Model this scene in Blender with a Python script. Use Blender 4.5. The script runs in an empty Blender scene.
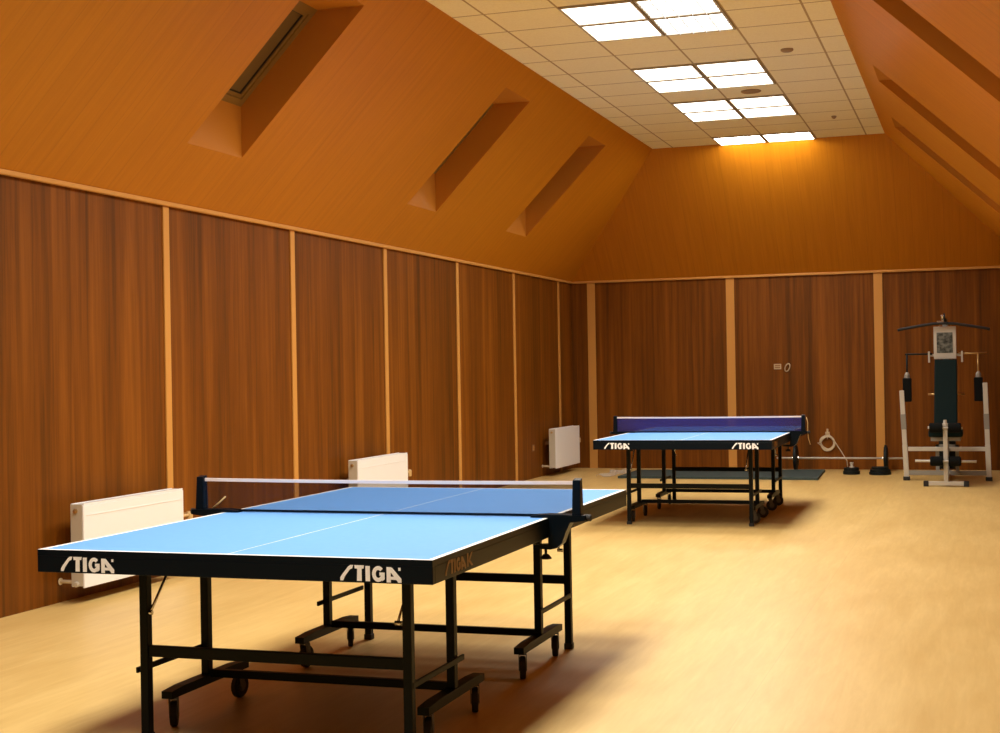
import bpy, bmesh, math
from mathutils import Vector, Matrix

S = bpy.context.scene
COL = S.collection

# ------------------------------------------------------------------ materials
def mat(name, color, rough=0.5, metal=0.0, spec=0.5, emit=None, strength=0.0):
    m = bpy.data.materials.new(name); m.use_nodes = True
    b = m.node_tree.nodes['Principled BSDF']
    b.inputs['Base Color'].default_value = (*color, 1)
    b.inputs['Roughness'].default_value = rough
    b.inputs['Metallic'].default_value = metal
    b.inputs['Specular IOR Level'].default_value = spec
    if emit:
        b.inputs['Emission Color'].default_value = (*emit, 1)
        b.inputs['Emission Strength'].default_value = strength
    return m

class NT:
    def __init__(s, m): s.t = m.node_tree; s.n = s.t.nodes; s.l = s.t.links; s.b = s.n['Principled BSDF']
    def new(s, ty, **kw):
        n = s.n.new(ty)
        for k, v in kw.items(): setattr(n, k, v)
        return n
    def link(s, a, b): s.l.new(a, b)
    def coord(s): return s.new('ShaderNodeTexCoord').outputs['Object']
    def mapping(s, scale, loc=(0, 0, 0)):
        mp = s.new('ShaderNodeMapping'); mp.inputs['Scale'].default_value = scale; mp.inputs['Location'].default_value = loc
        s.link(s.coord(), mp.inputs['Vector']); return mp.outputs['Vector']
    def noise(s, vec, scale, detail=3, rough=.55, dist=0):
        n = s.new('ShaderNodeTexNoise'); s.link(vec, n.inputs['Vector'])
        n.inputs['Scale'].default_value = scale; n.inputs['Detail'].default_value = detail
        n.inputs['Roughness'].default_value = rough; n.inputs['Distortion'].default_value = dist
        return n.outputs['Fac']
    def ramp(s, fac, stops):
        r = s.new('ShaderNodeValToRGB'); s.link(fac, r.inputs['Fac'])
        e = r.color_ramp.elements
        while len(e) < len(stops): e.new(.5)
        for el, (p, c) in zip(e, stops): el.position = p; el.color = (*c, 1)
        return r.outputs['Color']
    def math(s, op, a, b=None, clamp=False):
        n = s.new('ShaderNodeMath', operation=op, use_clamp=clamp)
        for i, v in enumerate((a, b)):
            if v is None: continue
            if isinstance(v, (int, float)): n.inputs[i].default_value = v
            else: s.link(v, n.inputs[i])
        return n.outputs[0]
    def mix(s, fac, a, b, mode='MIX'):
        n = s.new('ShaderNodeMix', data_type='RGBA', blend_type=mode)
        for i, v in ((0, fac), (6, a), (7, b)):
            if isinstance(v, (int, float)): n.inputs[i].default_value = v
            elif isinstance(v, tuple): n.inputs[i].default_value = (*v, 1)
            else: s.link(v, n.inputs[i])
        return n.outputs[2]
    def sep(s):
        n = s.new('ShaderNodeSeparateXYZ'); s.link(s.coord(), n.inputs[0]); return n.outputs

def panel_wood(name, along):
    """dark laminate with vertical grain; along = index of the horizontal axis of the wall"""
    m = mat(name, (.1, .04, .01), .5, spec=.18); t = NT(m)
    sc = [1, 1, 1]; sc[along] = 20; sc[2] = .55
    g = t.noise(t.mapping(tuple(sc)), 1.0, 5, .62, .25)
    sc2 = [1, 1, 1]; sc2[along] = 6; sc2[2] = .12
    w = t.noise(t.mapping(tuple(sc2), (3.1, 1.7, .4)), 1.0, 2, .5)
    sc3 = [1, 1, 1]; sc3[along] = 120; sc3[2] = 3
    f = t.noise(t.mapping(tuple(sc3), (.3, .7, .1)), 1.0, 2, .5)
    v = t.math('ADD', t.math('MULTIPLY', g, .50), t.math('ADD', t.math('MULTIPLY', w, .38), t.math('MULTIPLY', f, .12)))
    t.link(t.ramp(v, [(.36, WALL_D), (.5, WALL_M), (.64, WALL_L)]), t.b.inputs['Base Color'])
    return m

def slope_wood(name, along, up):
    """orange laminate boards laid up the slope"""
    m = mat(name, (.5, .2, .04), .46, spec=.2); t = NT(m)
    sc = [1.2, 1.2, 1.2]; sc[along] = 22
    g = t.noise(t.mapping(tuple(sc)), 1.0, 4, .6, .2)
    c = t.ramp(g, [(.22, SLOPE_D), (.78, SLOPE_L)])
    x = t.sep()[along]
    fr = t.math('FRACT', t.math('DIVIDE', x, .19))
    ln = t.math('LESS_THAN', fr, .035)
    c = t.mix(t.math('MULTIPLY', ln, .15), c, (.16, .05, .01))
    t.link(c, t.b.inputs['Base Color'])
    return m

WALL_D, WALL_M, WALL_L = (.086, .0290, .0015), (.170, .0505, .0022), (.262, .084, .0060)
SLOPE_D, SLOPE_L = (.50, .178, .0065), (.60, .222, .0095)

M = {}
M['wall_y'] = panel_wood('dark_panel_laminate_side', 1)
M['wall_x'] = panel_wood('dark_panel_laminate_end', 0)
M['slope_y'] = slope_wood('orange_laminate_side', 1, 0)
M['slope_x'] = slope_wood('orange_laminate_end', 0, 1)
M['batten'] = mat('light_batten_wood', (.62, .30, .070), .5, spec=.25)
M['reveal'] = mat('reveal_laminate', (.50, .185, .018), .5, spec=.2)
M['frame_wood'] = mat('skylight_frame_wood', (.24, .13, .025), .5)
M['gasket'] = mat('skylight_gasket', (.02, .014, .008), .6)

def floor_material():
    m = mat('light_wood_vinyl', (.7, .5, .25), .38, spec=.4); t = NT(m)
    g = t.noise(t.mapping((16, 1.6, 1)), 1.0, 5, .65, .5)
    b = t.noise(t.mapping((3.0, .9, 1), (5, 2, 0)), 1.0, 3, .6, .3)
    s = t.noise(t.mapping((60, 5, 1), (1, 8, 0)), 1.0, 2, .5)
    v = t.math('ADD', t.math('MULTIPLY', g, .5), t.math('ADD', t.math('MULTIPLY', b, .35), t.math('MULTIPLY', s, .15)))
    c = t.ramp(v, [(.33, (.57, .375, .122)), (.5, (.63, .435, .155)), (.66, (.70, .50, .194))])
    x = t.sep()[0]
    d = t.math('ABSOLUTE', t.math('SUBTRACT', t.math('FRACT', t.math('DIVIDE', t.math('ADD', x, .921), 2.0)), 0.0))
    seam = t.math('LESS_THAN', d, .0025)
    c = t.mix(t.math('MULTIPLY', seam, .14), c, (.2, .12, .05))
    t.link(c, t.b.inputs['Base Color'])
    r = t.math('ADD', t.math('MULTIPLY', b, .15), .33)
    t.link(r, t.b.inputs['Roughness'])
    return m
M['floor'] = floor_material()

def ceiling_material():
    m = mat('cream_ceiling_tiles', (.8, .66, .42), .85, spec=.2); t = NT(m)
    o = t.sep()
    def lines(v, off, pitch, w):
        f = t.math('FRACT', t.math('ADD', t.math('DIVIDE', t.math('SUBTRACT', v, off), pitch), .5))
        return t.math('LESS_THAN', t.math('ABSOLUTE', t.math('SUBTRACT', f, .5)), w / pitch / 2)
    L = t.math('MAXIMUM', lines(o[0], -3.0, .59, .018), lines(o[1], 17.72, .605, .020))
    n = t.noise(t.coord(), 60, 2, .6)
    c = t.ramp(n, [(.35, (.89, .81, .52)), (.65, (.94, .87, .58))])
    c = t.mix(L, c, (.47, .35, .17))
    t.link(c, t.b.inputs['Base Color'])
    return m
M['ceiling'] = ceiling_material()
LAMP = 5.0
WATT, SPREAD = 18.0, 150
M['lamp'] = mat('lamp_diffuser', (.9, .9, .9), .5, emit=(1.0, .925, .80), strength=LAMP)
M['lamp_boosted'] = mat('lamp_boosted_diffuser', (.9, .9, .9), .5, emit=(1.0, .925, .80), strength=30)  # glow strengthened to throw the light pool on the back slope
M['lamp_frame'] = mat('lamp_frame_white', (.42, .37, .28), .6)
M['louvre'] = mat('louvre_grey', (.66, .71, .77), .4)
M['navy'] = mat('navy_gloss', (.0015, .0055, .0105), .36, spec=.14)
M['black'] = mat('black_steel', (.0035, .0055, .006), .45, spec=.14)
M['rubber'] = mat('black_rubber', (.012, .012, .012), .7)
M['white'] = mat('white_paint', (.82, .82, .80), .45)
M['mark'] = mat('white_marking', (.86, .84, .82), .5)
M['print_white'] = mat('printed_white', (.93, .96, 1.0), .5)
M['print_tan'] = mat('printed_tan', (.22, .13, .05), .5)
M['chrome'] = mat('chrome', (.7, .68, .64), .22, metal=1)
M['grey_wheel'] = mat('grey_wheel', (.10, .10, .095), .5)
M['rad'] = mat('radiator_enamel', (.93, .94, .95), .4)
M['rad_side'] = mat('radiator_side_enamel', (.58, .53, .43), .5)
M['brass'] = mat('brass', (.55, .36, .14), .35, metal=.8)
M['valve'] = mat('tan_valve', (.62, .42, .18), .45)
M['tape'] = mat('net_tape_cloth', (.86, .76, .70), .7)
M['pipe'] = mat('cream_pipe', (.75, .62, .42), .5)
M['cord'] = mat('tan_cord', (.62, .42, .17), .7)
M['cable'] = mat('pale_cable', (.62, .52, .36), .6)
M['gym'] = mat('grey_white_tube', (.55, .52, .45), .4)
M['gym_shaded'] = mat('shaded_grey_tube', (.26, .25, .22), .45)  # same grey white tube, with shade put into the colour
M['pad'] = mat('dark_green_vinyl', (.003, .013, .014), .6, spec=.12)
M['pad_black'] = mat('black_foam', (.005, .006, .006), .8, spec=.1)
M['iron'] = mat('black_iron', (.006, .010, .010), .55, spec=.2)
M['socket'] = mat('socket_beige', (.55, .42, .25), .5)
M['socket_brown'] = mat('socket_brown', (.30, .15, .06), .5)
M['fit'] = mat('ceiling_fitting_brown', (.34, .22, .11), .6)
M['night'] = mat('dark_board', (.02, .02, .02), .8)

def noisy(name, c1, c2, scale, rough):
    m = mat(name, c1, rough); t = NT(m)
    t.link(t.ramp(t.noise(t.coord(), scale, 3), [(.35, c1), (.65, c2)]), t.b.inputs['Base Color']); return m
M['table_blue'] = noisy('table_blue', (.125, .335, .78), (.135, .35, .80), 40, .62)
M['table_blue'].node_tree.nodes['Principled BSDF'].inputs['Specular IOR Level'].default_value = .2
M['mat'] = noisy('dark_mat', (.026, .050, .050), (.040, .068, .068), 60, .7)
M['stacked'] = noisy('weight_label', (.01, .016, .012), (.16, .17, .15), 28, .5)

def net_material(name, color, cover):
    m = bpy.data.materials.new(name); m.use_nodes = True
    t = m.node_tree; n = t.nodes; n.clear()
    out = n.new('ShaderNodeOutputMaterial'); mx = n.new('ShaderNodeMixShader')
    tr = n.new('ShaderNodeBsdfTransparent'); df = n.new('ShaderNodeBsdfDiffuse')
    df.inputs['Color'].default_value = (*color, 1); mx.inputs[0].default_value = cover
    t.links.new(tr.outputs[0], mx.inputs[1]); t.links.new(df.outputs[0], mx.inputs[2]); t.links.new(mx.outputs[0], out.inputs[0])
    return m
M['net'] = net_material('fine_blue_net', (.004, .008, .018), .34)
M['net_dense'] = net_material('dense_purple_net', (.05, .042, .17), .74)

def glass_material():
    m = mat('skylight_glass', (.02, .03, .04), .05); t = NT(m)
    t.b.inputs['Transmission Weight'].default_value = .9
    return m
M['glass'] = glass_material()
M['blind'] = mat('painted_brown_reflection', (.15, .085, .018), .8)  # brown reflection of the glass put into this colour
def sheet_material():
    return net_material('clear_film', (.72, .66, .58), .45)
M['film'] = sheet_material()

# ------------------------------------------------------------------ mesh builder
class MB:
    def __init__(s): s.bm = bmesh.new()
    def _mi(s, faces, mi):
        for f in faces: f.material_index = mi
    def hexa(s, p, mi=0, bev=0):
        """8 points: bottom loop of 4, top loop of 4"""
        v = [s.bm.verts.new(q) for q in p]
        fs = [s.bm.faces.new([v[i] for i in q]) for q in ((3, 2, 1, 0), (4, 5, 6, 7), (0, 1, 5, 4), (1, 2, 6, 5), (2, 3, 7, 6), (3, 0, 4, 7))]
        s._mi(fs, mi)
        if bev:
            ed = list({e for f in fs for e in f.edges})
            r = bmesh.ops.bevel(s.bm, geom=ed, offset=bev, segments=2, affect='EDGES', profile=.6)
            s._mi([f for f in r['faces']], mi)
        return s
    def box(s, c, d, mi=0, bev=0):
        x, y, z = c; a, b, h = d[0] / 2, d[1] / 2, d[2] / 2
        return s.hexa([(x - a, y - b, z - h), (x + a, y - b, z - h), (x + a, y + b, z - h), (x - a, y + b, z - h),
                       (x - a, y - b, z + h), (x + a, y - b, z + h), (x + a, y + b, z + h), (x - a, y + b, z + h)], mi, bev)
    def mm(s, lo, hi, mi=0, bev=0):
        return s.box([(a + b) / 2 for a, b in zip(lo, hi)], [b - a for a, b in zip(lo, hi)], mi, bev)
    def beam(s, p, q, w, h, mi=0, bev=0, up=(0, 0, 1), w2=None, h2=None):
        p, q = Vector(p), Vector(q); d = (q - p).normalized(); u = Vector(up)
        if abs(d.dot(u)) > .98: u = Vector((0, 1, 0))
        sx = d.cross(u).normalized(); uz = sx.cross(d).normalized()
        w2 = w if w2 is None else w2; h2 = h if h2 is None else h2
        def ring(o, W, H): return [o - sx * W / 2 - uz * H / 2, o + sx * W / 2 - uz * H / 2, o + sx * W / 2 + uz * H / 2, o - sx * W / 2 + uz * H / 2]
        return s.hexa(ring(p, w, h) + ring(q, w2, h2), mi, bev)
    def tube(s, pts, r, n=10, mi=0, closed=False, caps=True):
        pts = [Vector(p) for p in pts]; N = len(pts); rings = []; prev = None
        for i, p in enumerate(pts):
            if closed: d = pts[(i + 1) % N] - pts[i - 1]
            else: d = pts[min(i + 1, N - 1)] - pts[max(i - 1, 0)]
            d.normalize()
            if prev is None:
                a = Vector((0, 0, 1)) if abs(d.z) < .9 else Vector((0, 1, 0)); a = (a - d * a.dot(d)).normalized()
            else: a = (prev - d * prev.dot(d)).normalized()
            prev = a; b = d.cross(a)
            rr = r[i] if isinstance(r, (list, tuple)) else r
            rings.append([s.bm.verts.new(p + (a * math.cos(2 * math.pi * k / n) + b * math.sin(2 * math.pi * k / n)) * rr) for k in range(n)])
        for i in range(N if closed else N - 1):
            A, B = rings[i], rings[(i + 1) % N]
            for k in range(n):
                f = s.bm.faces.new((A[k], A[(k + 1) % n], B[(k + 1) % n], B[k])); f.material_index = mi; f.smooth = True
        if caps and not closed:
            for rg, rev in ((rings[0], True), (rings[-1], False)):
                f = s.bm.faces.new(rg[::-1] if rev else rg); f.material_index = mi
        return s
    def lathe(s, prof, o, axis, n=24, mi=0):
        """prof: (distance along axis, radius)"""
        o, ax = Vector(o), Vector(axis).normalized()
        a = Vector((0, 0, 1)) if abs(ax.z) < .9 else Vector((1, 0, 0)); a = (a - ax * a.dot(ax)).normalized(); b = ax.cross(a)
        rings = [[s.bm.verts.new(o + ax * t + (a * math.cos(2 * math.pi * k / n) + b * math.sin(2 * math.pi * k / n)) * max(r, 1e-4)) for k in range(n)] for t, r in prof]
        for A, B in zip(rings, rings[1:]):
            for k in range(n):
                f = s.bm.faces.new((A[k], A[(k + 1) % n], B[(k + 1) % n], B[k])); f.material_index = mi
        f = s.bm.faces.new(rings[0][::-1]); f.material_index = mi
        f = s.bm.faces.new(rings[-1]); f.material_index = mi
        return s
    def face(s, pts, mi=0):
        f = s.bm.faces.new([s.bm.verts.new(p) for p in pts]); f.material_index = mi; return s
    def extrude(s, pts, d, mi=0):
        """closed polygon pts pushed along d"""
        d = Vector(d); A = [s.bm.verts.new(p) for p in pts]; B = [s.bm.verts.new(Vector(p) + d) for p in pts]; n = len(A)
        fs = [s.bm.faces.new(A[::-1]), s.bm.faces.new(B)]
        for k in range(n): fs.append(s.bm.faces.new((A[k], A[(k + 1) % n], B[(k + 1) % n], B[k])))
        s._mi(fs, mi); return s
    def build(s, name, mats, parent=None, recalc=True):
        if recalc: bmesh.ops.recalc_face_normals(s.bm, faces=s.bm.faces[:])
        me = bpy.data.meshes.new(name); s.bm.to_mesh(me); s.bm.free()
        for m in (mats if isinstance(mats, (list, tuple)) else [mats]): me.materials.append(M[m])
        o = bpy.data.objects.new(name, me); COL.objects.link(o)
        if parent: o.parent = parent
        return o

def thing(name, label, cat, loc, rz=0, group=None):
    o = bpy.data.objects.new(name, None); COL.objects.link(o); o.empty_display_size = .1
    o.location = loc; o.rotation_euler = (0, 0, rz); return tag(o, label, cat, group)
def tag(o, label, cat, group=None):
    o['label'] = label; o['category'] = cat
    if group: o['group'] = group
    return o
def struct(o, label=None):
    o['kind'] = 'structure'
    if label: o['label'] = label
    return o
def copy_tree(o, parent=None):
    c = o.copy(); COL.objects.link(c)
    if parent: c.parent = parent
    for ch in [x for x in bpy.data.objects if x.parent == o]: copy_tree(ch, c)
    return c

# ------------------------------------------------------------------ the room
XL, XR, YN, YF, ZW = -5.375, .651, -1.6, 19.217, 2.575      # side walls, near wall, end wall, wall height
CL, CR, CY, ZC = -3.847, -1.015, 17.687, 4.141              # flat ceiling
T = .12
struct(MB().mm((XL - T, YN - T, -.1), (XR + T, YF + T, 0)).build('floor', 'floor'), 'light yellow wood vinyl floor')
struct(MB().mm((XL - T, YN, 0), (XL, YF, ZW)).build('wall_left', 'wall_y'), 'dark wood panelled long wall on the left')
struct(MB().mm((XR, YN, 0), (XR + T, YF, ZW)).build('wall_right', 'wall_y'))
struct(MB().mm((XL - T, YF, 0), (XR + T, YF + T, ZW)).build('wall_back', 'wall_x'), 'dark wood panelled end wall')
struct(MB().extrude([(XL - T, YN, 0), (XR + T, YN, 0), (XR + T, YN, ZW), (XR, YN, ZW), (CR, YN, ZC + .1), (CL, YN, ZC + .1), (XL, YN, ZW), (XL - T, YN, ZW)], (0, -T, 0)).build('wall_near', 'wall_x'))
struct(MB().mm((CL, YN, ZC), (CR, CY, ZC + .1)).build('ceiling', 'ceiling'), 'flat ceiling of square cream tiles')

LWIN = [(8.43, 9.18), (12.33, 13.07), (15.25, 16.0)]
RWIN = [(8.90, 9.65), (12.65, 13.40), (15.40, 16.12)]
SB, ST_ = .236, .880                                        # opening along the slope, as a share of its rise
VD = .37                                                    # how deep the opening goes, measured upright

def slope(name, x0, x1, wins, m):
    """a sloped side: inner skin with openings"""
    P = lambda t, y: (x0 + (x1 - x0) * t, y, ZW + (ZC - ZW) * t)
    ys = [YN] + [v for w in wins for v in w] + [CY]
    ts = [0, SB, ST_, 1]
    b = MB()
    for i in range(len(ys) - 1):
        for k in range(3):
            if k == 1 and any(abs(ys[i] - w[0]) < 1e-6 for w in wins): continue
            b.face([P(ts[k], ys[i]), P(ts[k], ys[i + 1]), P(ts[k + 1], ys[i + 1]), P(ts[k + 1], ys[i])])
    b.face([P(0, CY), P(0, YF), P(1, CY)])
    bmesh.ops.remove_doubles(b.bm, verts=b.bm.verts[:], dist=1e-5)
    return struct(b.build(name, m, recalc=False))
slope('wall_left_slope', XL, CL, LWIN, 'slope_y')
slope('wall_right_slope', XR, CR, RWIN, 'slope_y')
struct(MB().face([(XL, YF, ZW), (XR, YF, ZW), (CR, CY, ZC), (CL, CY, ZC)]).build('wall_back_slope', 'slope_x'))

def skylight(n, x0, x1, y0, y1):
    P = lambda t, y, dz=0: Vector((x0 + (x1 - x0) * t, y, ZW + (ZC - ZW) * t + dz))
    a0, a1, b0, b1 = P(SB, y0), P(SB, y1), P(ST_, y0), P(ST_, y1)
    ua = Vector((0, 0, VD)); run = Vector(((x0 - x1) / (ZC - ZW) * VD, 0, 0))
    A0, A1, B0, B1 = a0 + ua, a1 + ua, b0 + run, b1 + run
    b = MB()
    for q in ((a0, a1, A1, A0), (b0, b1, B1, B0), (a0, b0, B0, A0), (a1, b1, B1, A1)): b.face(q)
    w = struct(b.build('window_%d' % n, 'reveal'), 'skylight in a deep opening of the sloped wall')
    # sash lying in the roof plane at the top of the shaft
    nrm = (A1 - A0).cross(B0 - A0).normalized()
    if nrm.z < 0: nrm = -nrm
    ex, ey = (B0 - A0).normalized(), Vector((0, 1, 0)); Lx, Ly = (B0 - A0).length, y1 - y0
    def bar(u0, u1, v0, v1, h0, h1, mb, mi=0):
        pts = [A0 + ex * u + ey * v + nrm * h for h in (h0, h1) for u, v in ((u0, v0), (u1, v0), (u1, v1), (u0, v1))]
        mb.hexa(pts, mi)
    f = MB(); W = .055
    bar(0, Lx, 0, W, 0, .07, f); bar(0, Lx, Ly - W, Ly, 0, .07, f); bar(0, W, W, Ly - W, 0, .07, f); bar(Lx - W, Lx, W, Ly - W, 0, .07, f)
    V = W + .030
    for (u0, u1, v0, v1) in ((W, Lx - W, W, V), (W, Lx - W, Ly - V, Ly - W), (W, V, V, Ly - V), (Lx - V, Lx - W, V, Ly - V)): bar(u0, u1, v0, v1, .012, .07, f)
    g = V + .006
    for (u0, u1, v0, v1) in ((V, Lx - V, V, g), (V, Lx - V, Ly - g, Ly - V), (V, g, g, Ly - g), (Lx - g, Lx - V, g, Ly - g)):
        bar(u0, u1, v0, v1, .018, .06, f, 1)
    f.build('window_frame', ['frame_wood', 'gasket'], w)
    p = MB(); bar(g, Lx - g, g, Ly - g, .050, .058, p); p.build('window_pane', 'glass', w)
    p = MB(); bar(g, Lx - g, g, Ly - g, .030, .033, p); p.build('window_blind', 'blind', w)  # added sheet under the pane, in place of the glass's brown reflection
for i, (a, b) in enumerate(LWIN): skylight(i + 1, XL, CL, a, b)
for i, (a, b) in enumerate(RWIN): skylight(i + 4, XR, CR, a, b)

# battens on the panel joints and the moulding where wall meets slope
k = 0
for y in (6.75, 8.72, 10.66, 12.61, 14.605, 16.60, 18.56):
    k += 1; struct(MB().mm((XL, y - .037, 0), (XL + .012, y + .037, ZW - .007), bev=.003).build('trim_%d' % k, 'batten'), 'light wood batten on the panelled wall')
for x in (-5.085, -3.152, -1.221):
    k += 1; struct(MB().mm((x - .056, YF - .012, 0), (x + .056, YF, ZW - .007), bev=.003).build('trim_%d' % k, 'batten'), 'light wood batten on the panelled wall')
for lo, hi in (((XL, YN, ZW - .007), (XL + .034, YF - .034, ZW + .024)), ((XL, YF - .034, ZW - .007), (XR, YF, ZW + .024)), ((XR - .034, YN, ZW - .007), (XR, YF - .034, ZW + .024))):
    k += 1; struct(MB().mm(lo, hi, bev=.006).build('trim_%d' % k, 'batten'), 'light wood moulding along the top of the panelled wall')

# ------------------------------------------------------------------ ceiling lights
def make_light(louvre, share=1.0, glow='lamp'):
    t = thing('ceiling_light', '', 'ceiling light', (0, 0, 0), 0, 'ceiling light panels')
    f = MB(); a, b = .289, .297
    f.mm((-a, -b, -.014), (a, -b + .024, 0)); f.mm((-a, b - .024, -.014), (a, b, 0))
    f.mm((-a, -b + .024, -.014), (-a + .018, b - .024, 0)); f.mm((a - .018, -b + .024, -.014), (a, b - .024, 0))
    f.build('light_frame', 'lamp_frame', t)
    d = MB(); d.mm((-a + .018, -b + .024, -.006), (a - .018, b - .024, -.001)); d.build('diffuser', glow, t)
    a_ = bpy.data.lights.new('tube_light', 'AREA'); a_.shape = 'RECTANGLE'; a_.size = .53; a_.size_y = .54
    a_.energy = WATT * share; a_.color = (1.0, .94, .84); a_.spread = math.radians(SPREAD)
    ao = bpy.data.objects.new('tube_light', a_); COL.objects.link(ao); ao.parent = t; ao.location = (0, 0, -.034 if louvre else -.016)
    if louvre:
        l = MB(); h = .026
        for i in range(1, 5): l.mm((-a + .018 + i * .1084 - .002, -b + .024, -h), (-a + .018 + i * .1084 + .002, b - .024, -.007))
        for i in range(1, 7): l.mm((-a + .018, -b + .024 + i * .0803 - .002, -h), (a - .018, -b + .024 + i * .0803 + .002, -.007))
        l.build('louvre', 'louvre', t)['label'] = 'open square louvre grid'
    return t
ORD = ['first', 'second', 'third', 'fourth', 'fifth', 'sixth', 'seventh', 'unseen, eighth', 'unseen, ninth', 'unseen, tenth', 'unseen, eleventh', 'unseen, twelfth', 'unseen, thirteenth', 'unseen, fourteenth', 'unseen, fifteenth']
rows = [17.4175, 15.6025, 14.9975, 13.7875, 13.1825, 11.3675, 10.7625, 9.5525, 8.9475, 7.1375, 6.5325, 5.0175, 4.4125, 2.5975, 1.9925]  # rows at the camera end are unseen, added to light the near end
plain, grid, front = make_light(False, 1.08), make_light(True, 1.08), make_light(False, 1.2)
dimmed, boosted = make_light(False, .9), make_light(False, .05, 'lamp_boosted')      # power lowered to darken the far end; glow raised for the back slope's light pool
used = set()
for col, x in (('left', -2.705), ('right', -2.115)):
    for i, y in enumerate(rows):
        src = grid if (col == 'right' and i in (5, 6)) else boosted if i == 0 else dimmed if i < 3 else front if i > 6 else plain
        o = src if src.name not in used else copy_tree(src); used.add(o.name)
        o.location = (x, y, ZC)
        extra = ' with open louvre grid' if src is grid else ''
        o['label'] = 'square ceiling light%s, %s from the back in the %s row' % (extra, ORD[i], col)

# small fittings between the ceiling tiles
o = MB().lathe([(0, .055), (-.012, .055), (-.022, .04)], (0, 0, 0), (0, 0, 1)).build('ceiling_detector', 'fit'); o.location = (-1.535, 12.62, ZC)
tag(o, 'small round brown fitting on the ceiling tiles right of the lights', 'ceiling fitting')
o = MB().lathe([(0, .10), (-.008, .10), (-.014, .085)], (0, 0, 0), (0, 0, 1), 28).build('ceiling_vent', 'fit'); o.location = (-2.115, 14.39, ZC)
tag(o, 'flat round brown vent between the light panels in the right row', 'vent')
o = MB().lathe([(0, .028), (-.01, .028), (-.03, .012)], (0, 0, 0), (0, 0, 1)).build('sprinkler', 'fit'); o.location = (-1.471, 16.22, ZC)
tag(o, 'tiny dark sprinkler on the ceiling near the back end', 'sprinkler')

# ------------------------------------------------------------------ lettering
def letters(ox, oy, width, mk):
    """adds the word to a builder through mk(points); unit: width of the word"""
    s = width / 635.0
    q = lambda pts: [((x - 165) * s + ox, (335 - y) * s + oy) for x, y in pts]
    polys = [[(165, 302), (188, 268), (252, 192), (274, 179), (303, 179), (291, 213), (266, 222), (214, 290), (195, 330), (165, 330)],
             [(315, 180), (415, 180), (410, 211), (390, 213), (390, 330), (340, 330), (344, 214), (318, 212)],
             [(430, 185), (476, 185), (476, 331), (430, 331)],
             [(574, 243), (628, 243), (628, 308), (604, 326), (590, 300), (590, 274), (574, 274)],
             [(648, 190), (690, 190), (690, 336), (648, 336)],
             [(690, 190), (706, 196), (800, 300), (800, 336), (768, 336), (690, 238)],
             [(690, 280), (732, 280), (752, 309), (690, 309)]]
    out, inn = [], []
    for i in range(17):
        a = math.radians(42 + i * (328 - 42) / 16)
        out.append((562 + 64 * math.cos(a), 258 - 76 * math.sin(a))); inn.append((562 + 27 * math.cos(a), 258 - 38 * math.sin(a)))
    for i in range(16): polys.append([out[i], out[i + 1], inn[i + 1], inn[i]])
    for p in polys: mk(q(p))

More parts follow.
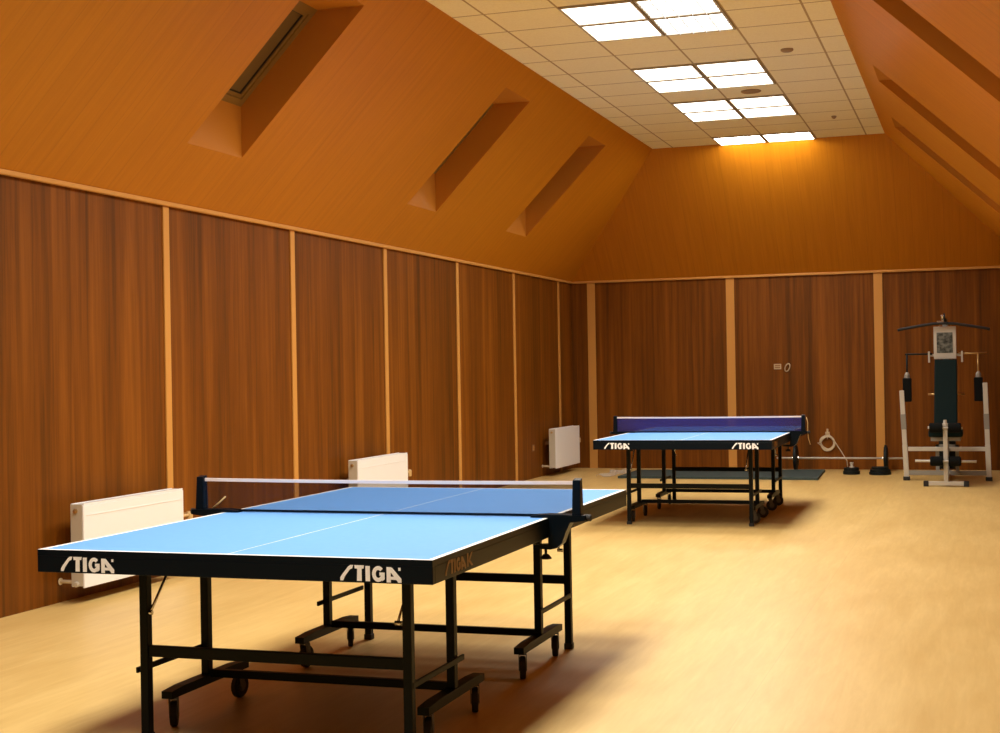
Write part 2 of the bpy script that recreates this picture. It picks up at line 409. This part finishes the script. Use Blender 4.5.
# ------------------------------------------------------------------ table tennis table
HW, HL, TH = .768, 1.37, .76
def make_table(loc, rz, label, net_mat, net_label, swivel, cords):
    t = thing('table_tennis_table', label, 'table tennis table', loc, rz, 'blue table tennis tables')
    for s in (-1, 1):
        b = MB()
        xs = [-HW, -HW + .02, -.002, .002, HW - .02, HW]; ysl = [.003, HL - .02, HL]
        for i in range(5):
            for j in range(2):
                line = i in (0, 2, 4) or j == 1
                b.face([(xs[i], s * ysl[j], TH), (xs[i + 1], s * ysl[j], TH), (xs[i + 1], s * ysl[j + 1], TH), (xs[i], s * ysl[j + 1], TH)], 1 if line else 0)
        bmesh.ops.remove_doubles(b.bm, verts=b.bm.verts[:], dist=1e-5)
        y0, y1 = sorted((s * .003, s * HL)); z0 = TH - .022
        b.face([(-HW, y0, z0), (-HW, y1, z0), (HW, y1, z0), (HW, y0, z0)], 2)
        for p, q in (((-HW, y0), (HW, y0)), ((HW, y0), (HW, y1)), ((HW, y1), (-HW, y1)), ((-HW, y1), (-HW, y0))):
            b.face([(*p, z0), (*q, z0), (*q, TH), (*p, TH)], 2)
        bmesh.ops.remove_doubles(b.bm, verts=b.bm.verts[:], dist=1e-5)
        b.build('tabletop', ['table_blue', 'mark', 'navy'], t)
        a = MB(); zt, zb = TH - .0222, .678
        a.mm((-HW, min(s * HL, s * (HL - .022)), zb), (HW, max(s * HL, s * (HL - .022)), zt), bev=.002)
        for sx in (-1, 1):
            xa, xb = sorted((sx * HW, sx * (HW - .022))); ya, yb = sorted((s * .003, s * (HL - .0222)))
            a.mm((xa, ya, zb), (xb, yb, zt), bev=.002)
        a.mm((-HW + .022, min(s * .003, s * .025), zb + .01), (HW - .022, max(s * .003, s * .025), zt))
        ap = a.build('apron', 'navy', t); ap['label'] = 'dark navy edge band'
        if s == -1:
            for ox in (-HW + .100, HW - .333):
                l = MB(); letters(ox, .6825, .222, lambda p: l.extrude([(x, -HL - .0002, z) for x, z in p], (0, -.001, 0)))
                l.mm((ox + .211, -HL - .0012, .722), (ox + .2195, -HL - .0002, .732))
                l.build('logo', 'print_white', ap)['label'] = 'white STIGA lettering'
            l = MB(); mk = lambda p: l.extrude([(HW + .0002, y, z) for y, z in p], (.001, 0, 0))
            letters(-HL + .115, .690, .205, mk)
            for p in ([(.236, .694), (.250, .694), (.250, .742), (.236, .742)], [(.250, .716), (.277, .742), (.294, .742), (.262, .712)], [(.262, .720), (.298, .694), (.281, .694), (.250, .713)]):
                mk([(-HL + .095 + y, z - .002) for y, z in p])
            l.build('logo', 'print_tan', ap)['label'] = 'tan STIGA lettering'
    X = .537
    for s in (-1, 1):
        for sx in (-1, 1):
            x = sx * X
            x = sx * X + .006; g = MB(); g.mm((x - .017, s * 1.04 - .018, .012), (x + .017, s * 1.04 + .018, .70), bev=.004)
            lg = g.build('leg', 'black', t)
            MB().mm((x - .021, s * 1.04 - .021, 0), (x + .021, s * 1.04 + .021, .03), bev=.005).build('leg_foot', 'rubber', lg)
            x = sx * X - .005; g = MB(); g.mm((x - .017, s * .575 - .019, .150), (x + .017, s * .575 + .019, .70), bev=.004)
            g.build('inner_post', 'black', t)
            # caster bar with a raised middle
            g = MB(); w = .023
            prof = [(.265, .121), (.885, .121), (.885, .150), (.79, .157), (.37, .157), (.265, .150)]
            g.extrude([(x - w, s * y, z) for y, z in prof], (2 * w, 0, 0))
            fb = g.build('foot_bar', 'black', t)
            for yo in (.32, .835):
                c = MB(); yy = s * yo; turn = swivel[(sx, yo > .5)]
                c.lathe([(-.013, .02), (-.013, .047), (-.009, .051), (.009, .051), (.013, .047), (.013, .02)], (x, yy + .012, .051), (1, 0, 0), 20, 0)
                c.lathe([(-.0145, .024), (.0145, .024)], (x, yy + .012, .051), (1, 0, 0), 16, 2)
                for fx in (-1, 1): c.hexa([(x + fx * .0165 - .0015, yy - .004, .038), (x + fx * .0165 + .0015, yy - .004, .038), (x + fx * .0165 + .0015, yy + .026, .038), (x + fx * .0165 - .0015, yy + .026, .038),
                                                  (x + fx * .0165 - .0015, yy - .018, .113), (x + fx * .0165 + .0015, yy - .018, .113), (x + fx * .0165 + .0015, yy + .018, .113), (x + fx * .0165 - .0015, yy + .018, .113)], 1)
                c.mm((x - .018, yy - .018, .111), (x + .018, yy + .018, .116), 1); c.lathe([(.116, .011), (.122, .011)], (x, yy, 0), (0, 0, 1), 12, 1)
                bmesh.ops.rotate(c.bm, verts=c.bm.verts[:], cent=(x, yy, 0), matrix=Matrix.Rotation(math.radians(turn), 3, 'Z'))
                c.build('caster', ['rubber', 'grey_wheel', 'grey_wheel'], fb)['label'] = 'swivel caster with black tyre'
            # side rod and folding stay
            MB().beam((x + sx * .0245, s * .515, .266), (x + sx * .0245, s * 1.05, .266), .011, .022, bev=.003).build('side_rod', 'black', t)
            MB().tube([(x - sx * .030, s * 1.04, .485), (x - sx * .030, s * .845, .690)], .0055, 8).tube([(x - sx * .012, s * 1.04, .485), (x - sx * .040, s * 1.04, .485)], .009, 8).build('stay', 'chrome', t)
        MB().mm((-X + .018, s * 1.04 - .012, .320), (X - .006, s * 1.04 + .012, .362), bev=.003).build('cross_rail', 'black', t)
        MB().mm((-X + .019, s * .575 - .014, .146), (X - .019, s * .575 + .014, .178), bev=.003).build('lower_rail', 'black', t)
    # net set
    n = MB(); n.mm((-.872, -.0008, TH + .008), (.872, .0008, .902)); nt = n.build('net', net_mat, t); nt['label'] = net_label
    tp = MB(); N = 12
    for i in range(N):
        x0, x1 = -.872 + i * 1.744 / N, -.872 + (i + 1) * 1.744 / N
        f = lambda x: .9125 - .004 * (1 - (x / .872) ** 2)
        tp.hexa([(x0, -.004, f(x0) - .014), (x1, -.004, f(x1) - .014), (x1, .004, f(x1) - .014), (x0, .004, f(x0) - .014),
                 (x0, -.004, f(x0)), (x1, -.004, f(x1)), (x1, .004, f(x1)), (x0, .004, f(x0))])
    tp.build('net_tape', 'tape', nt)['label'] = 'white tape along the top of the net'
    MB().mm((-.872, -.0025, TH + .002), (.872, .0025, TH + .013)).build('net_hem', 'navy', nt)
    for s in (-1, 1):
        b = MB(); w = .0165
        b.hexa([(s * (.888) - w - .003, -.03, .752), (s * .888 + w + .003, -.03, .752), (s * .888 + w + .003, .022, .752), (s * .888 - w - .003, .022, .752),
                (s * .888 - w, -.02, .9185), (s * .888 + w, -.02, .9185), (s * .888 + w, .016, .9245), (s * .888 - w, .016, .9245)], 0, .003)
        po = b.build('net_post', 'navy', t)
        c = MB()
        pr = [(.69, .761), (.69, .769), (.76, .775), (.925, .772), (.925, .750), (.862, .742), (.842, .70), (.825, .655), (.80, .634), (.772, .628), (.70, .632), (.70, .645), (.766, .648), (.7655, .761)]
        c.extrude([(s * x, -.034, z) for x, z in pr], (0, .064, 0))
        c.build('net_clamp', 'navy', po)
        c = MB(); c.lathe([(.628, .006), (.606, .006), (.604, .012), (.590, .024), (.585, .024)], (s * .745, 0, 0), (0, 0, 1), 14)
        c.build('clamp_screw', 'rubber', po)
        c = MB(); c.lathe([(0, .014), (s * .018, .014), (s * .022, .008)], (s * .925, 0, .760), (1, 0, 0), 14)
        c.build('post_knob', 'rubber', po)
        for pts in cords.get(s, []): MB().tube(pts, .004, 6).build('net_cord', 'cord', po)['label'] = 'loose tan net cord'
    return t
make_table((-2.481, 5.745, 0), .0009, 'nearer blue table tennis table with a see-through net, in front of the first radiator', 'net', 'fine see-through dark blue net', {(-1, True): 24, (-1, False): -6, (1, True): 12, (1, False): 20},
           {-1: [[(-.835, -.004, .774), (-.80, -.006, .80), (-.765, -.006, .829)]]})
make_table((-2.426, 13.368, 0), .011, 'farther blue table tennis table with a dense purple net, before the panelled end wall', 'net_dense', 'dense purple blue net', {(-1, True): 10, (-1, False): 20, (1, True): -62, (1, False): -75},
           {1: [[(.915, 0, .90), (.928, -.004, .85), (.925, 0, .76), (.932, 0, .70), (.948, 0, .645)]]})

# ------------------------------------------------------------------ radiators
def make_radiator(yc):
    L, D, z0, z1 = 1.15, .092, .10, .612
    t = thing('radiator', '', 'radiator', (XL, yc, 0), 0, 'white panel radiators on the left wall')
    b = MB(); x0, x1 = .112, .205
    b.mm((x1 - .012, -L / 2, z0), (x1, L / 2, z1 - .012), bev=.004)
    b.mm((x1 - .001, -L / 2 + .03, z1 - .075), (x1 + .0025, L / 2 - .03, z1 - .070), bev=.001)
    b.mm((x0, -L / 2 + .004, z0 + .004), (x0 + .012, L / 2 - .004, z1 - .016))
    for i in range(28):
        y = -L / 2 + .04 + i * (L - .08) / 27; b.mm((x0 + .012, y - .002, z0 + .03), (x1 - .012, y + .002, z1 - .03))
    b.build('front_panel', 'rad', t)
    for s in (-1, 1):
        MB().mm((x0, s * L / 2 - .006 * (s > 0) , z0 + .01), (x1 - .0125, s * L / 2 + .006 * (s < 0), z1 - .004), bev=.001).build('side_panel', 'rad_side', t)['label'] = 'beige end panel'
    g = MB()
    g.mm((x0, -L / 2 + .006, z1 - .008), (x0 + .008, L / 2 - .006, z1)); g.mm((x1 - .010, -L / 2 + .006, z1 - .011), (x1 - .002, L / 2 - .006, z1))
    for i in range(46): y = -L / 2 + .02 + i * (L - .04) / 45; g.mm((x0 + .008, y - .006, z1 - .008), (x1 - .010, y + .006, z1 - .003))
    g.build('top_grille', 'rad', t)
    MB().lathe([(0, .014), (-.010, .014), (-.012, .008), (-.02, .008)], (.150, -L / 2, z1 - .045), (0, 1, 0), 14).build('air_vent', 'brass', t)['label'] = 'small brass air vent'
    v = MB(); v.lathe([(0, .018), (-.012, .018), (-.016, .013)], (.150, -L / 2, z0 + .022), (0, 1, 0), 14)
    v.build('end_plug', 'rad_side', t)
    v = MB(); v.tube([(x0 + .004, -L / 2 + .034, z0 + .03), (0, -L / 2 + .034, z0 + .03)], .012, 10); v.lathe([(.008, .022), (.012, .022)], (0, -L / 2 + .034, z0 + .03), (1, 0, 0), 14)
    v.build('return_pipe', 'pipe', t)['label'] = 'cream pipe into the wall'
    v = MB(); v.tube([(.15, L / 2 - .002, z1 - .20), (.15, L / 2 + .17, z1 - .20), (.14, L / 2 + .19, z1 - .20), (.10, L / 2 + .20, z1 - .20), (0, L / 2 + .20, z1 - .20)], .011, 10)
    v.lathe([(.0, .018), (.014, .024), (.06, .024), (.066, .018)], (.15, L / 2 + .165, z1 - .175), (0, 0, -1), 14)
    v.build('supply_valve', 'valve', t)['label'] = 'tan valve at the far end'
    for s in (-1, 1): MB().mm((0, s * .36 - .012, .40), (x0, s * .36 + .012, .44)).build('wall_bracket', 'socket_brown', t)
    return t
r0 = make_radiator(7.99)
r0['label'] = 'white radiator low on the left wall behind the nearer table, closest to the camera'
for y, lb in ((12.04, 'white radiator on the left wall seen above the net of the nearer table'), (18.22, 'white radiator on the left wall by the far corner')):
    c = copy_tree(r0); c.location.y = y; c['label'] = lb

# sockets on the walls
o = thing('wall_socket', 'brown wall socket low on the left wall before the far radiator', 'socket', (XL, 17.30, .387))
MB().mm((0, -.04, -.04), (.010, .04, .04), bev=.003).build('cover_plate', 'socket_brown', o)
MB().lathe([(.010, .026), (.013, .026), (.013, .020), (.007, .018)], (0, 0, 0), (1, 0, 0), 18).build('socket_insert', 'batten', o)
o = thing('wall_socket', 'small beige double socket high on the end wall above the farther table', 'socket', (-2.535, YF, 1.366))
b = MB(); b.mm((-.048, -.012, -.036), (.048, -.002, .036), 0, .003); b.mm((-.036, -.014, -.022), (.036, -.0119, .022), 1); b.mm((-.036, -.0145, -.004), (.036, -.0139, .004), 0); b.build('cover_plate', ['socket', 'socket_brown'], o)
MB().mm((-.044, -.002, -.032), (.044, 0, .032)).build('back_box', 'socket', o)
o = thing('hanging_ring', 'small pale oval ring hanging on the end wall beside the beige socket', 'ring', (-2.405, YF, 1.352))
MB().tube([(.030 * math.cos(a) + .014 * math.sin(a), -.014, .052 * math.sin(a)) for a in [i * math.pi / 10 for i in range(20)]], .0075, 8, closed=True).build('loop', 'socket', o)
MB().lathe([(0, .006), (.03, .006)], (.014, -.03, .040), (0, 1, 0), 10).build('hook', 'chrome', o)

# coiled cable on the end wall
o = thing('coiled_cable', 'pale coiled cable hanging from a plug on the end wall', 'cable', (-1.90, YF, 0))
b = MB()
for rr, ph in ((.078, 0), (.088, .8), (.096, 1.7)):
    b.tube([(rr * math.cos(a) + .004 * math.cos(3 * a + ph), -.022 - .010 * math.sin(a + ph), .350 + rr * 1.04 * math.sin(a) + .005 * math.sin(2 * a + ph)) for a in [i * math.pi / 16 for i in range(32)]], .0085, 7, closed=True)
b.tube([(-.085, -.022, .36), (-.125, -.02, .35), (-.085, -.022, .315)], .006, 6)
b.build('coil', 'cable', o)
MB().mm((-.026, -.03, .455), (.030, 0, .495), 0, .004).mm((-.010, -.026, .495), (.014, 0, .535), 0, .004).build('plug', 'socket', o)
MB().tube([(.02, -.03, .465), (.10, -.04, .36), (.18, -.05, .235), (.25, -.07, .12), (.262, -.08, .0062)], .0065, 7).build('cable_tail', 'cable', o)
MB().tube([(0, -.03, .455), (.004, -.034, .42), (0, -.03, .40)], .0065, 7).build('cable_lead', 'cable', o)

# ------------------------------------------------------------------ mat, film, weights
mt = thing('exercise_mat', 'dark grey green exercise mat lying on the floor behind the farther table', 'mat', (-3.08, 18.03, 0))
MB().extrude([(-1.228, -.60, .0025), (1.242, -.66, .0025), (1.185, .75, .0025), (-1.222, .49, .0025)], (0, 0, .028)).build('mat_pad', 'mat', mt)
mt['label'] = 'dark grey green exercise mat lying on the floor behind the farther table'
b = MB(); import random; random.seed(4)
nx, ny = 10, 9; P = {}
for i in range(nx + 1):
    for j in range(ny + 1):
        u, v = i / nx, j / ny
        edge = .04 * math.sin(9 * v + 2) if i in (0, nx) else 0
        hgt = .004 + max(0, .022 * math.sin(7 * u + 3 * v) * math.sin(6 * v + 1) + random.uniform(0, .012))
        P[i, j] = b.bm.verts.new((-.17 + .25 * u + .03 * math.sin(5 * v) + edge, -.55 + 1.15 * v + .03 * math.sin(6 * u), hgt))
for i in range(nx):
    for j in range(ny): b.bm.faces.new((P[i, j], P[i + 1, j], P[i + 1, j + 1], P[i, j + 1]))
o = b.build('plastic_sheet', 'film'); o.location = (-4.51, 18.2, 0)
tag(o, 'crumpled pale see-through sheet on the floor at the left end of the dark mat', 'plastic sheet')

bb = thing('barbell', 'long barbell with two black discs on the floor along the end wall', 'barbell', (-1.70, 18.86, 0))
MB().tube([(-.82, 0, .171), (.82, 0, .171)], .0125, 12).build('bar', 'gym', bb)['label'] = 'pale steel bar'
for x in (-.575, .562):
    MB().lathe([(-.022, .03), (-.022, .150), (-.014, .155), (-.014, .171), (.014, .171), (.014, .155), (.022, .150), (.022, .03)], (x, 0, .171), (1, 0, 0), 36).build('weight_plate', 'iron', bb)
    for d in (-.034, .034): MB().lathe([(-.011, .024), (.011, .024)], (x + d, 0, .171), (1, 0, 0), 14).build('collar', 'chrome', bb)
def plate(loc, r, h, label, grp):
    o = MB().lathe([(0, r * .96), (.004, r), (h - .004, r), (h, r * .95), (h, r * .80), (h - .006, r * .76), (h - .006, r * .34), (h, r * .30), (h, .018)], (0, 0, 0), (0, 0, 1), 36).build('weight_plate', 'iron')
    o.location = loc; return tag(o, label, 'weight plate', grp)
plate((-1.53, 18.38, 0), .105, .045, 'wider black weight plate at the bottom of the left floor stack by the barbell', 'loose weight plates')
plate((-1.53, 18.38, .045), .094, .040, 'narrower black weight plate on top of the left floor stack by the barbell', 'loose weight plates')
o = MB().lathe([(0, .030), (.012, .030), (.014, .018), (.050, .018), (.052, .024), (.064, .024)], (0, 0, 0), (0, 0, 1), 18).build('bar_collar', 'gym'); o.location = (-1.525, 18.38, .085)
tag(o, 'small pale bar collar standing on the left stack of plates', 'collar')
plate((-1.18, 18.36, 0), .135, .034, 'bottom black weight plate of the right floor stack by the barbell', 'loose weight plates')
plate((-1.18, 18.36, .034), .125, .032, 'middle black weight plate of the right floor stack by the barbell', 'loose weight plates')
plate((-1.18, 18.36, .066), .105, .030, 'top black weight plate of the right floor stack by the barbell', 'loose weight plates')

# ------------------------------------------------------------------ multi gym
OX, OY = -.37, 17.5
g = thing('multi_gym', 'grey white multi gym with dark backrest in the right corner', 'exercise machine', (OX, OY, 0))
L = lambda x, y, z: (x - OX, y - OY, z)
def gp(name, m, mb, par=g, label=None):
    o = mb.build(name, m, par)
    if label: o['label'] = label
    return o
# side uprights on black feet
for xb, xt, zt, nm in ((-.822, -.862, 1.06, 'l'), (.098, .072, 1.14, 'r')):
    up = gp('upright', 'gym', MB().beam(L(xb, 17.5, .03), L(xb - (xb - xt) * .35, 17.5, .42), .058, .05, bev=.006).beam(L(xb - (xb - xt) * .35, 17.5, .42), L(xt, 17.5, zt), .054, .046, bev=.006))
    gp('rubber_foot', 'rubber', MB().mm(L(xb - .038, 17.455, 0), L(xb + .038, 17.545, .045), bev=.006), up)
    gp('sleeve', 'gym_shaded', MB().beam(L(xb - (xb - xt) * .55, 17.5, .60), L(xb - (xb - xt) * .72, 17.5, .78), .060, .052, bev=.004), up)
gp('crossbar', 'gym', MB().mm(L(-.80, 17.478, .345), L(.076, 17.522, .393), bev=.005))
gp('base_bar', 'gym_shaded', MB().mm(L(-.795, 17.475, .062), L(.072, 17.525, .115), bev=.005))
# base spine, front foot and front post
gp('base_spine', 'gym', MB().mm(L(-.385, 16.68, .045), L(-.335, 18.45, .095), bev=.005))
ff = gp('front_foot', 'gym', MB().mm(L(-.565, 16.625, .012), L(-.155, 16.675, .058), bev=.006))
for x in (-.575, -.145): gp('rubber_foot', 'rubber', MB().mm(L(x - .028, 16.615, 0), L(x + .028, 16.685, .062), bev=.006), ff)
fp = gp('front_post', 'gym', MB().mm(L(-.384, 16.628, .058), L(-.336, 16.672, .70), bev=.006))
gp('post_cap', 'gym', MB().lathe([(0, .040), (.03, .040), (.032, .022), (.07, .018)], L(-.36, 16.65, .672), (0, 0, 1), 16), fp)
# leg rollers on their axles
def roller(z, r, hw, axh, y):
    rl = gp('foam_roller', 'pad_black', MB().lathe([(-hw, r * .8), (-hw + .012, r), (-.035, r), (-.03, r * .8)], L(-.36, y, z), (1, 0, 0), 20).lathe([(.03, r * .8), (.035, r), (hw - .012, r), (hw, r * .8)], L(-.36, y, z), (1, 0, 0), 20))
    gp('axle', 'gym', MB().tube([L(-.36 - axh, y, z + .003), L(-.36 + axh, y, z - .004)], .014, 10), rl)
roller(.285, .055, .165, .325, 16.60)
roller(.655, .055, .170, .185, 16.62)
# seat on its support
st = gp('seat', 'pad', MB().mm(L(-.545, 16.74, .545), L(-.175, 17.22, .625), bev=.02), label='dark seat pad')
gp('seat_support', 'gym_shaded', MB().mm(L(-.52, 16.76, .50), L(-.20, 17.2, .545), bev=.004).mm(L(-.385, 16.9, .095), L(-.335, 16.95, .50)).beam(L(-.36, 16.95, .36), L(-.36, 17.46, .37), .05, .05), st)
gp('rear_leg', 'gym_shaded', MB().mm(L(-.492, 17.53, .062), L(-.452, 17.57, .42)).mm(L(-.270, 17.53, .062), L(-.230, 17.57, .42)).mm(L(-.492, 17.53, .38), L(-.230, 17.57, .42)))
# backrest and mast
gp('backrest', 'pad', MB().hexa([L(-.500, 17.33, .640), L(-.238, 17.33, .640), L(-.238, 17.40, .640), L(-.500, 17.40, .640), L(-.485, 17.48, 1.42), L(-.232, 17.48, 1.42), L(-.232, 17.55, 1.42), L(-.485, 17.55, 1.42)], 0, .015), label='tall dark green backrest pad')
ms = gp('mast', 'gym_shaded', MB().mm(L(-.392, 17.62, .095), L(-.342, 17.68, 1.90), bev=.004).mm(L(-.395, 18.05, .095), L(-.335, 18.11, 1.86)).mm(L(-.392, 17.62, 1.84), L(-.342, 18.11, 1.90)))
sk = gp('weight_stack', 'iron', MB().mm(L(-.46, 17.72, .12), L(-.27, 17.99, .62)))
gp('guide_rod', 'chrome', MB().tube([L(-.43, 17.85, .1), L(-.43, 17.85, 1.84)], .01, 8).tube([L(-.30, 17.85, .1), L(-.30, 17.85, 1.84)], .01, 8), sk)
# picture plate
pl = gp('top_plate', 'gym', MB().mm(L(-.492, 17.56, 1.425), L(-.240, 17.615, 1.805), bev=.006), label='grey white plate with a dark picture')
gp('picture', 'stacked', MB().mm(L(-.458, 17.556, 1.495), L(-.278, 17.5598, 1.735)), pl)
# lat bar hung from the pulley
lb = gp('pull_bar', 'rubber', MB().tube([L(-.895, 17.5, 1.770), L(-.86, 17.5, 1.782), L(-.62, 17.5, 1.822), L(-.50, 17.5, 1.838), L(-.38, 17.5, 1.842), L(-.26, 17.5, 1.836), L(-.12, 17.5, 1.812), L(.10, 17.5, 1.770), L(.137, 17.5, 1.758)], .0165, 10), label='long black bent pull bar')
gp('pulley', 'chrome', MB().lathe([(-.012, .02), (-.012, .045), (-.006, .035), (.006, .035), (.012, .045), (.012, .02)], L(-.388, 17.5, 1.915), (1, 0, 0), 20).mm(L(-.402, 17.49, 1.845), L(-.374, 17.51, 1.90)).mm(L(-.45, 17.49, 1.852), L(-.40, 17.51, 1.872)))
gp('pulley_arm', 'rubber', MB().beam(L(-.367, 17.47, 1.93), L(-.367, 17.66, 1.88), .02, .06))
# butterfly arms with black pads
for s, xa, xi in ((-1, -.80, -.51), (1, .0, -.215)):
    ar = gp('press_arm', 'brass' if s > 0 else 'iron', MB().tube([L(xi, 17.58, 1.485), L(xa + s * (.10 if s > 0 else .02), 17.58, 1.485)], .011, 8).tube([L(xa, 17.58, 1.487), L(xa, 17.55, 1.22)], .012, 8))  # left arm gets a dark material to paint its dimness
    gp('arm_pad', 'pad_black', MB().mm(L(xa - .050, 17.49, .925), L(xa + .050, 17.57, 1.205), bev=.015), ar)
    gp('pad_cap', 'gym_shaded', MB().lathe([(0, .032), (.045, .03), (.075, .014)], L(xa, 17.55, 1.20), (0, 0, 1), 14), ar)
    gp('arm_bracket', 'gym', MB().mm(L(-.3625 + s * .185 - .010, 17.55, 1.385), L(-.3625 + s * .185 + .010, 17.61, 1.515), bev=.003).beam(L(-.3625 + s * .12, 17.62, 1.47), L(-.3625 + s * .19, 17.6, 1.47), .03, .03))
    gp('pin', 'brass', MB().tube([L(-.3625 + s * .05, 17.60, 1.01), L(-.3625 + s * .205, 17.60, 1.01)], .011, 8))

# ------------------------------------------------------------------ world, camera, view
w = bpy.data.worlds.new('World'); S.world = w; w.use_nodes = True
w.node_tree.nodes['Background'].inputs['Color'].default_value = (.30, .36, .45, 1)
w.node_tree.nodes['Background'].inputs['Strength'].default_value = .05

cam = bpy.data.cameras.new('Camera'); co = bpy.data.objects.new('Camera', cam); COL.objects.link(co)
cam.sensor_fit = 'HORIZONTAL'; cam.sensor_width = 36; cam.lens = 36 * 1.426864; cam.clip_start = .05
r, u, f = Vector((.948036, .317693, -.017259)), Vector((.017208, .002967, .999848)), Vector((-.317696, .948189, .002653))
m = Matrix(((r.x, u.x, -f.x, 0), (r.y, u.y, -f.y, 0), (r.z, u.z, -f.z, 1.3806), (0, 0, 0, 1)))
co.matrix_world = m
S.camera = co

S.view_settings.view_transform = 'Standard'; S.view_settings.look = 'None'
S.view_settings.exposure = -.2; S.view_settings.gamma = 1; S.view_settings.use_curve_mapping = False
S.cycles.use_denoising = True
S.cycles.max_bounces = 10; S.cycles.diffuse_bounces = 3; S.cycles.transparent_max_bounces = 12
S.cycles.sample_clamp_indirect = 8
